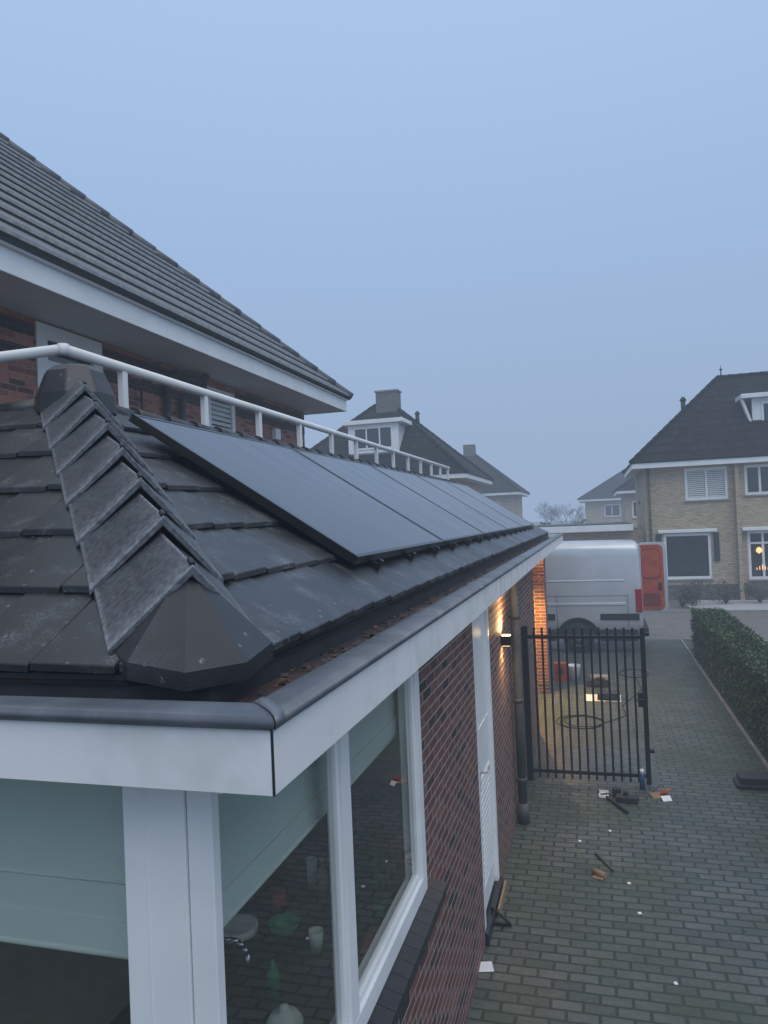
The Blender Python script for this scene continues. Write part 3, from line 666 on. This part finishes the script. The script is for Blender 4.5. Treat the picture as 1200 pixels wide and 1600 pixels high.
m.obox((-2.4,vy0+.008,1.68),(3.0,0,0),(0,.1,0),(0,.004,.05));m.obox((-2.4,vy0-.016,1.12),(3.0,0,0),(0,.1,0),(0,.004,.07))
o=m.make('body_rib',T,.012,fixn=True)
for yy in (vy0-.014,vy1-.10):
    m=MB(redl);m.box(vx-.13,vx+.016,yy,yy+.114,.96,1.50);m.make('tail_light',T,.012)
m=MB(glassd);m.box(-3.5,-2.75,vy0+.02,vy0+.05,1.5,2.1);m.make('side_window',T,.01)
m=MB(glassd);m.obox((-4.33,vy0+.15,1.48),(.7,0,.85),(0,1.7,0),(-.03,0,.02));m.make('windscreen',T,.01)
for wxx in (-.50,-4.15):
    for yy,sg in ((vy0,-1),(vy1,1)):
        Wh=bpy.data.objects.new('wheel',None);C.objects.link(Wh);Wh.parent=T;Wh['base']=T['base']
        a=yy-sg*.19
        m=MB(rubber);R=[(.20,0),(.33,.0),(.355,.03),(.36,.12),(.355,.20),(.33,.225),(.19,.225)]
        m.loft([[(wxx+r*math.cos(2*math.pi*k/28),a+sg*q,.36+r*math.sin(2*math.pi*k/28)) for k in range(28)] for r,q in R]);m.make('tyre',Wh,fixn=True)
        m=MB(rimm);R=[(.192,.2),(.185,.232),(.17,.215),(.13,.205),(.11,.20),(.06,.235),(.02,.24)]
        m.loft([[(wxx+r*math.cos(2*math.pi*k/28),a+sg*q,.36+r*math.sin(2*math.pi*k/28)) for k in range(28)] for r,q in R],smooth=False);m.make('rim',Wh,fixn=True)
    m=MB(rubber)
    pts=[(wxx+.46*math.cos(t*math.pi/16),.34+.46*math.sin(t*math.pi/16)) for t in range(17)]
    m.face([(x,vy0-.004,z) for x,z in pts]);
    for p,q in zip(pts,pts[1:]): m.obox((p[0],vy0-.03,p[1]),(q[0]-p[0],0,q[1]-p[1]),(0,.05,0),((p[0]-wxx)*.10,0,(p[1]-.36)*.10))
    m.make('wheel_arch',T,fixn=True)
dx0=vx+.03
m=MB([vanm,redp,redd,plastd])
m.rrect(dx0,dx0+.72,.70,2.50,vy1-.04,vy1,.15,0)
m.rrect(dx0+.02,dx0+.64,.76,2.44,vy1-.062,vy1-.0405,.14,1)
m.rrect(dx0+.09,dx0+.57,1.56,2.34,vy1-.067,vy1-.0625,.14,2);m.rrect(dx0+.11,dx0+.55,1.59,2.31,vy1-.073,vy1-.0675,.12,1)
m.rrect(dx0+.12,dx0+.54,.86,1.20,vy1-.067,vy1-.0625,.08,2)
m.box(dx0+.50,dx0+.58,vy1-.09,vy1-.0625,1.28,1.46,3)
m.make('rear_door',T,.008,label='open rear door with red inner lining',fixn=True)
m=MB([vanm,plastd]);m.box(vx+.002,vx+.03,vy0+.10,vc-.01,.62,2.45);m.box(vx+.03,vx+.045,vc-.12,vc-.06,1.1,1.3,1);m.make('rear_door',T,.01)
# ================================================================= HOUSES
def house(name,label,x0,x1,y0,y1,ze,slope,brick,fholes=(),sholes=(),over=.55,course=.34,base=None,rmat=None):
    T=thing(name,label,'house',((x0+x1)/2,(y0+y1)/2,0))
    w=MB([brick,brickG])
    wall(w,'y',y0,y0+.25,x0,x1,0,ze,[h[:4] for h in fholes])
    wall(w,'x',x0,x0+.25,y0+.25,y1,0,ze,[h[:4] for h in sholes if h[4]<0]);wall(w,'x',x1-.25,x1,y0+.25,y1,0,ze,[h[:4] for h in sholes if h[4]>0])
    w.box(x0+.25,x1-.25,y1-.25,y1,0,ze)
    if base: w.box(x0-.012,x1+.012,y0-.012,y0,0,base,1);w.box(x0-.012,x0,y0,y1,0,base,1)
    w.make('wall',T)
    ex0,ex1,ey0,ey1=x0-over,x1+over,y0-over,y1+over
    f=MB([white,soffitm]);f.box(ex0,ex1,ey0,ey0+.03,ze-.02,ze+.17);f.box(ex0,ex0+.03,ey0+.03,ey1,ze-.02,ze+.17);f.box(ex1-.03,ex1,ey0+.03,ey1,ze-.02,ze+.17);f.box(ex0+.03,ex1-.03,ey1-.03,ey1,ze-.02,ze+.17)
    f.box(ex0+.03,ex1-.03,ey0+.03,ey1-.03,ze+.0,ze+.02,1);f.make('eaves',T,.005)
    r=MB([rmat or tileF,tileU]);hiproof(r,ex0-.04,ex1+.04,ey0-.04,ey1+.04,ze+.19,slope,course,.035);rf=r.make('roof',T)
    r=MB(tileF);hipcaps(r,ex0-.04,ex1+.04,ey0-.04,ey1+.04,ze+.19,slope,.09);r.make('hip_tiles',rf)
    for h in fholes: window(T,'y',y0,-1,h[0],h[1],h[2],h[3],h[5] if len(h)>5 else (),.10,.08,.04,h[4] if h[4] else glassd,sill=conc,trans=h[6] if len(h)>6 else None,backing=h[7] if len(h)>7 else None)
    for h in sholes: window(T,'x',x0 if h[4]<0 else x1,h[4],h[0],h[1],h[2],h[3],(),.10,.08,.04,sill=conc)
    return T,rf
T,rf=house('beige_brick_house','beige brick house with dark hip roof, dormer and white windows',1.8,13.5,29,35.3,4.88,.95,brickB,
  fholes=[(3.2,4.65,3.62,4.80,None,(3.93,),None,curtain),(5.2,6.7,3.72,4.80,None,(5.7,6.2)),(2.38,4.0,.75,2.43,None,(),None),(5.2,6.7,.70,2.44,None,(5.7,),2.0),(8.2,9.6,3.72,4.8,None,(8.9,)),(8.2,9.6,.7,2.44,None,(8.9,))],
  sholes=[(32,33,3.7,4.7,-1)],over=.42,base=.55)
m=MB([brickB,brickG]);m.box(4.85,4.98,28.75,28.985,0,4.87);m.box(6.85,6.98,28.75,28.985,0,4.87);m.box(4.98,6.85,28.75,28.985,2.56,3.60);m.box(4.98,6.85,28.75,28.985,0,.6,1);m.make('bay_surround',T)
for a,b,yy in ((2.2,4.2,28.88),(5.0,6.84,28.68)):
    m=MB(white);m.box(a,b,yy,yy+.1,2.46,2.58);m.make('window_lintel',T,.01)
for a in (2.12,4.08):
    m=MB([plastd]);m.box(a,a+.18,28.93,28.99,1.4,2.42);m.make('shutter',T)
m=MB(pipe);m.cyl((1.95,28.9,0),(1.95,28.9,4.85),.045,None,10);m.make('downpipe',T)
D=bpy.data.objects.new('dormer',None);C.objects.link(D);D.parent=T;D['base']=T['base'];D['label']='white dormer with flared cheeks'
m=MB([white,tileF]);m.box(5.75,7.6,30.0,30.12,6.1,7.3);m.box(5.8,7.55,30.12,31.5,6.2,7.3,1)
m.box(5.35,8.0,29.75,31.9,7.3,7.46);m.obox((5.35,29.9,7.3),(.10,0,0),(0,.2,0),(.38,.1,-1.15));m.make('dormer_box',D,.01)
window(D,'y',30.0,-1,6.05,7.3,6.35,7.15,(6.67,),.08,.05,-.03,glassd)
m=MB(plastd);m.cyl((5.05,31.9,8.5),(5.05,31.9,8.95),.03,.01,8);m.lathe((5.05,31.9,8.72),[(.001,0),(.07,.06),(.001,.14)],8);m.make('finial',rf)
m=MB(plastd);m.cyl((3.5,31.0,7.0),(3.5,31.0,7.55),.09,.09,10);m.cyl((3.5,31.0,7.55),(3.5,31.0,7.7),.14,.05,10);m.make('roof_vent',rf)
s=MB(starglow)
for k in range(5): s.cyl((5.45+k*.09,28.93,1.05),(5.45+k*.09,28.93,1.13+.05*(2-abs(k-2))),.014,.008,6)
s.make('window_light',T)
s=MB(starglow);s.lathe((5.55,28.95,1.62),[(.002,0),(.09,.07),(.10,.12),(.07,.2),(.002,.24)],10);s.make('window_light',T)
G=thing('flat_roof_garage','low beige brick garage with white flat roof edge','garage',(0,30,0))
m=MB(brickB);wall(m,'y',29.6,29.8,-2.1,1.75,0,2.6,[(-1.6,.9,0,2.2)]);m.box(-2.1,-1.9,29.8,34,0,2.6);m.box(-1.9,1.75,33.8,34,0,2.6);m.make('wall',G)
m=MB([white,lead]);m.box(-2.5,1.35,29.1,34.2,2.6,2.84);m.box(-2.45,1.3,29.15,34.1,2.84,2.88,1);m.make('flat_roof',G,.01)
m=MB(white);m.box(-1.6,.9,29.7,29.75,0,2.2)
for i in range(6): m.box(-1.58,.88,29.68,29.70,.05+i*.36,.36+i*.36)
m.make('garage_door',G,.004)
T,rf=house('hipped_roof_house','brick house with dark hip roof, chimney and white dormer',-13.5,-5.5,30.5,37.6,5.0,.9,brickB,
  fholes=[(-8,-6.6,3.4,4.6,None,(-7.3,)),(-12,-10.6,3.4,4.6,None,())],sholes=[(32,33.4,3.4,4.6,1),(34.6,36,3.4,4.6,1)],over=.5)
D=bpy.data.objects.new('dormer',None);C.objects.link(D);D.parent=T;D['base']=T['base']
m=MB([white,tileF]);m.box(-10.35,-8.05,31.05,31.15,6.35,7.62);m.box(-10.3,-8.1,31.15,33,6.3,7.6,0);m.box(-10.6,-7.8,30.85,33.2,7.62,7.8);m.make('dormer_box',D,.01)
window(D,'y',31.05,-1,-10.1,-8.3,6.5,7.5,(-9.5,-8.9),.08,.05,-.03,glassd)
m=MB([brickG,conc]);m.box(-9.75,-8.7,33.6,34.3,8.2,9.45);m.box(-9.8,-8.65,33.55,34.35,9.45,9.53,1);m.make('chimney',rf,.01)
m=MB(plastd);m.cyl((-7.9,34.2,7.9),(-7.9,34.2,8.35),.1,.1,8);m.cyl((-7.9,34.2,8.35),(-7.9,34.2,8.5),.15,.05,8);m.make('roof_vent',rf)
T,rf=house('far_brick_house','hazy brick house with dark hip roof and chimney',-13.0,-5.8,55.5,62.5,4.95,.85,brickB,
  fholes=[(-8,-6.8,3.3,4.5,None)],sholes=[(57,58.4,3.3,4.5,1),(60,61.2,3.3,4.5,1)],over=.55)
m=MB(brickG);m.box(-9.9,-9.0,58.6,59.4,7.9,9.2);m.make('chimney',rf,.01)
T,rf=house('far_beige_house','hazy beige house with low dark roof beyond the garage',-.9,12,75,84,4.5,.62,brickB,
  fholes=[(.9,2.4,2.9,4.1,None,(1.6,))],over=.6)
T,rf=house('white_eaved_house','small beige house with white eaves behind the garage',1.9,9,50,57,4.5,.7,brickB,fholes=[(2.3,3.2,2.9,4.0,None)],over=.5)
# ================================================================= PLANTS
def leaves(mb,n,fn,size,mi=0):
    for _ in range(n):
        p=Vector(fn());a=Vector((random.gauss(0,1),random.gauss(0,1),random.gauss(0,1))).normalized();b=a.orthogonal().normalized();b=(b*math.cos(2)+a.cross(b)*math.sin(2))
        s=size*random.uniform(.6,1.4);mb.face([p-a*s*.5,p+b*s*.3,p+a*s*.5,p-b*s*.3],mi)
def hedge(x0,x1,y0,y1,h,n,label,mat=leafm,size=.045):
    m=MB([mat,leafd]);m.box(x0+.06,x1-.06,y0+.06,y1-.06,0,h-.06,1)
    def fn():
        r=random.random();t=(x1-x0)*(y1-y0);sA=(y1-y0)*h;e=(x1-x0)*h;tot=t+2*sA+2*e;r*=tot
        y=random.uniform(y0,y1);x=random.uniform(x0,x1);z=random.uniform(0.02,h);j=abs(random.gauss(0,.035))
        bump=.03*math.sin(y*5.1)+.025*math.sin(y*11+1)
        if r<t:return (x,y,h-j+bump*.6+.02)
        if r<t+sA:return (x0+j-bump*.6,y,z)
        if r<t+2*sA:return (x1-j,y,z)
        return (x,y0+j if random.random()<.5 else y1-j,z)
    leaves(m,n,fn,size)
    return tag(m.make('clipped_hedge',None,loc=((x0+x1)/2,(y0+y1)/2,0)),label,'hedge')
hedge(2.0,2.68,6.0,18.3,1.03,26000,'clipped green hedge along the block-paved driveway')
hedge(-6,-1.6,46,47,2.2,5000,'dark trimmed hedge far down the misty street',leafm,.16)
def shrub(x,y,r,h,n,label,mat,size=.06):
    m=MB([mat,bark])
    for k in range(9):
        a=k*.7;m.cyl((x,y,0),(x+r*.6*math.cos(a),y+r*.6*math.sin(a),h*.8),.015,.006,5,1)
    cl=[(x+random.gauss(0,r*.45),y+random.gauss(0,r*.45),h*random.uniform(.35,.95),r*random.uniform(.25,.45)) for _ in range(10)]
    def fn():
        c=random.choice(cl);d=Vector((random.gauss(0,1),random.gauss(0,1),random.gauss(0,.8))).normalized()*c[3]*random.uniform(.6,1)
        return (c[0]+d.x,c[1]+d.y,max(.03,c[2]+d.z))
    leaves(m,n,fn,size);return tag(m.make('garden_shrub',None,loc=(x,y,0)),label,'shrub','shrubs in the gardens')
for (x,y,r,h_) in ((3.1,27.4,.6,.75),(4.2,27.7,.55,.65),(2.7,26.8,.45,.55),(5.3,27.9,.5,.5),(6.8,27.6,.5,.6)):
    shrub(x,y,r,h_,900,'low grey-brown winter shrub in the gravel front garden',shrubm)
for (x,y,r,h_) in ((-3.4,44,1.3,2.9),(-.9,52,1.4,2.6)):
    shrub(x,y,r,h_,1600,'tall dark shrub standing in mist by the street',leafm,.2)
def tree(x,y,hgt,label):
    m=MB(bark)
    def br(p,d,l,r,dep):
        q=p+d*l;m.cyl(p,q,r,r*.65,5,0,False)
        if dep==0:return
        for k in range(4 if dep>1 else 4):
            nd=(d+Vector((random.gauss(0,.5),random.gauss(0,.5),random.gauss(.05,.28)))).normalized()
            br(p.lerp(q,random.uniform(.55,1)),nd,l*random.uniform(.6,.85),r*.55,dep-1)
    br(Vector((x,y,0)),Vector((0,0,1)),hgt*.30,.11,5)
    return tag(m.make('bare_tree',None,loc=(x,y,0)),label,'tree')
tree(-3.4,96,6.6,'leafless tree fading into the mist behind the street')
tree(-6.0,104,6.2,'leafless tree fading into the mist behind the street')
# ================================================================= LOOSE THINGS
def one(name,label,cat,mb,loc,bev=0,group=None): return tag(mb.make(name,None,bev,loc=loc),label,cat,group)
m=MB(paper);m.obox((-.97,5.36,.004),(.12,.03,0),(-.03,.10,.01),(0,0,.003));one('crumpled_paper','small white sheet of paper on the paving by the wall','paper',m,(-.91,5.41,0))
m=MB(cardb);m.cyl((-.16,7.05,.028),(-.05,6.97,.028),.028,.026,14);m.obox((-.18,6.96,.005),(.10,-.03,0),(.03,.05,0),(0,0,.004));one('cardboard_tube','short brown cardboard tube lying on the paving','cardboard tube',m,(-.1,7,0))
m=MB(M('green_rod',(.06,.09,.05),.6));m.cyl((-.14,7.45,.012),(.02,7.12,.012),.011,None,8);one('plastic_rod','thin dark green rod lying on the paving','rod',m,(-.06,7.3,0))
m=MB([plastd,wood]);m.cyl((-.02,8.95,.02),(.2,8.5,.02),.018,None,8);m.obox((-.07,8.93,.0),(.1,.05,0),(-.02,.04,0),(0,0,.04));one('claw_hammer','black handled hammer lying on the paving near the gate','hammer',m,(.05,8.8,0),.003)
m=MB(plastd);m.obox((.08,8.82,0),(.24,-.03,0),(.02,.12,0),(0,0,.07));m.obox((.05,8.98,0),(.1,.0,0),(.0,.08,0),(0,0,.1));m.cyl((.2,8.9,.07),(.2,8.9,.11),.03,None,10);one('power_tool','black cordless power tool lying on the paving','power tool',m,(.15,8.9,0),.01)
m=MB(paper)
for i in range(5): m.cyl((-.07+i*.02,9.0,.02),(-.09+i*.022,9.11,.03),.012,.008,7)
m.obox((-.1,8.92,.005),(.11,0,0),(0,.09,0),(0,0,.03));one('work_glove','white work glove lying on the paving near the gate','glove',m,(-.05,9,0),.006)
m=MB([bluecan,paper]);m.lathe((.40,9.3,0),[(.033,0),(.033,.17),(.028,.185),(.02,.19)],14);m.lathe((.40,9.3,.19),[(.025,0),(.025,.045),(.001,.045)],12,1);one('spray_can','blue spray can with white cap standing by the gate','can',m,(.4,9.3,0))
m=MB([cardb,paper,redp]);m.obox((.50,9.0,.0),(.2,.05,0),(-.04,.12,.02),(0,0,.01));m.obox((.55,9.1,.01),(.12,-.05,.06),(.03,.1,.01),(0,0,.005),2);m.obox((.6,8.92,.005),(.1,.04,0),(-.02,.08,.03),(0,0,.004),1);m.obox((.48,9.18,.0),(.1,.04,.08),(.04,.06,0),(0,0,.005));one('torn_packaging','torn brown and white cardboard packaging on the paving','packaging',m,(.58,9.08,0))
m=MB(blackm);m.obox((-.95,6.0,.01),(.16,.0,0),(0,.03,0),(0,0,.015));m.obox((-.95,6.0,.01),(.015,0,0),(0,.03,0),(0,0,.14));m.obox((-.95,6.0,.14),(.15,0,-.125),(0,.03,0),(.0,0,.015));one('steel_bracket','black triangular steel bracket leaning by the brick wall','bracket',m,(-.9,6.0,0))
m=MB(wood);m.obox((-.915,6.12,.0),(.02,0,0),(0,.5,0),(0,0,.08));one('timber_batten','raw timber batten lying along the door threshold','timber',m,(-.9,6.3,0),.002)
m=MB(plastd);m.box(1.5,2.0,9.5,9.75,0,.13);m.box(1.46,2.04,9.47,9.78,.0,.05);one('rubber_fence_foot','dark rubber foot block standing on the paving','block',m,(1.75,9.6,0),.015)
for (x,y) in ((0,8.0),(.39,5.5),(.14,6.9),(.2,6.4),(-.3,7.7)):
    m=MB(paper);r=random.uniform(.010,.018);m.obox((x,y,.002),(r*1.6,.01,0),(-.01,r,.008),(0,0,.004));one('paper_scrap','tiny white scrap of litter on the paving','litter',m,(x,y,0),group='scraps of litter on the driveway')
m=MB(paper);m.obox((-.32,13.5,.003),(.62,.02,0),(.0,.5,0),(0,0,.004));one('white_dust_sheet','white sheet spread on the paving with tools on it','sheet',m,(0,13.7,0))
def case(x,y,z,l,wd,h_,mt,label,name='tool_case'):
    m=MB([mt,plastd]);m.box(x,x+l,y,y+wd,z,z+h_*.55);m.box(x,x+l,y,y+wd,z+h_*.57,z+h_);m.box(x+l*.35,x+l*.65,y-.02,y-.0,z+h_*.4,z+h_*.75,1);m.tube([(x+l*.3,y-.0,z+h_*.5),(x+l*.3,y-.05,z+h_*.5),(x+l*.7,y-.05,z+h_*.5),(x+l*.7,y,z+h_*.5)],.012,6,1)
    return one(name,label,'tool case',m,(x+l/2,y+wd/2,z),.012)
case(-.1,13.55,.01,.38,.28,.12,plastd,'flat black tool case lying on the white sheet')
case(-.30,14.6,0,.42,.3,.13,plastd,'black power tool case on the paving beyond the gate')
case(-.22,14.65,.135,.34,.22,.06,conc,'grey flat case resting on a black case')
case(-.92,15.1,0,.26,.25,.34,redp,'red tool box standing beside the garage corner')
m=MB(paper);m.lathe((-.55,15.3,0),[(.11,0),(.14,.27),(.145,.28),(.13,.28),(.11,.03)],18);one('plastic_bucket','white plastic bucket standing near the garage corner','bucket',m,(-.55,15.3,0))
m=MB(rubber)
for R_,ox,oy in ((.33,0,0),(.30,.04,.05),(.36,-.03,.04)):
    m.tube([(-.35+ox+R_*math.cos(t*.35),12.1+oy+R_*1.1*math.sin(t*.35),.010+.004*math.sin(t*2)+.008*(ox>0)) for t in range(19)],.006,6)
m.tube([(.0,12.1,.010),(.35,12.6,.010),(.3,13.2,.010),(.7,14.5,.010),(.6,15.8,.010)],.006,6);one('coiled_cable','black power cable coiled on the paving beyond the gate','cable',m,(-.35,12.1,0))
m=MB(rubber)
m.tube([(.62+.28*math.cos(t*.35),15.9+.4*math.sin(t*.35),.010) for t in range(19)],.008,6);one('coiled_hose','black hose loop lying on the paving near the van','hose',m,(.62,15.9,0))
# ================================================================= WORLD / LIGHT / CAMERA
wd=bpy.data.worlds.new("World");bpy.context.scene.world=wd;wd.use_nodes=True
N=wd.node_tree.nodes;L=wd.node_tree.links;bg=N['Background']
tc=N.new('ShaderNodeTexCoord');sp=N.new('ShaderNodeSeparateXYZ');L.new(tc.outputs['Generated'],sp.inputs[0])
nz=N.new('ShaderNodeTexNoise');nz.inputs['Scale'].default_value=1.3;nz.inputs['Detail'].default_value=3;L.new(tc.outputs['Generated'],nz.inputs['Vector'])
mm=N.new('ShaderNodeMath');mm.operation='MULTIPLY_ADD';mm.inputs[1].default_value=.06;L.new(nz.outputs['Fac'],mm.inputs[0]);L.new(sp.outputs['Z'],mm.inputs[2])
r=N.new('ShaderNodeValToRGB');cr=r.color_ramp
cr.elements[0].position=.0;cr.elements[0].color=(.31,.405,.58,1);cr.elements[1].position=1;cr.elements[1].color=(1.0,1,1,1)
for p,c in ((.18,(.315,.445,.665,1)),(.42,(.345,.50,.77,1)),(.62,(.40,.56,.82,1)),(.76,(.72,.83,1.0,1))):
    e=cr.elements.new(p);e.color=c
L.new(mm.outputs[0],r.inputs['Fac'])
sky=N.new('ShaderNodeTexSky');sky.sky_type='NISHITA';sky.sun_disc=False;sky.sun_elevation=math.radians(52);sky.sun_rotation=math.radians(140);sky.air_density=1.5;sky.dust_density=5
sc=N.new('ShaderNodeMix');sc.data_type='RGBA';sc.blend_type='ADD';sc.inputs[0].default_value=.003
L.new(r.outputs['Color'],sc.inputs[6]);L.new(sky.outputs[0],sc.inputs[7])
L.new(sc.outputs[2],bg.inputs['Color']);bg.inputs['Strength'].default_value=1.04
sl_=bpy.data.lights.new('sun','SUN');sl_.energy=.95;sl_.angle=math.radians(50);sl_.color=(1,.98,.95);so=bpy.data.objects.new('sun',sl_);C.objects.link(so);so.rotation_euler=(math.radians(38),0,math.radians(40))
cam=bpy.data.cameras.new("Camera");co=bpy.data.objects.new("Camera",cam);C.objects.link(co)
R=(Matrix.Rotation(math.radians(15.9),4,'Z')@Matrix.Rotation(math.radians(90.78),4,'X')@Matrix.Rotation(math.radians(-2.4),4,'Z'))
co.matrix_world=Matrix.Translation((0,0,3.3))@R
cam.sensor_fit='VERTICAL';cam.sensor_height=36;cam.lens=26;cam.clip_end=1000;cam.clip_start=.05
sc_=bpy.context.scene;sc_.camera=co
sc_.view_settings.view_transform='Standard';sc_.view_settings.look='None';sc_.view_settings.exposure=0
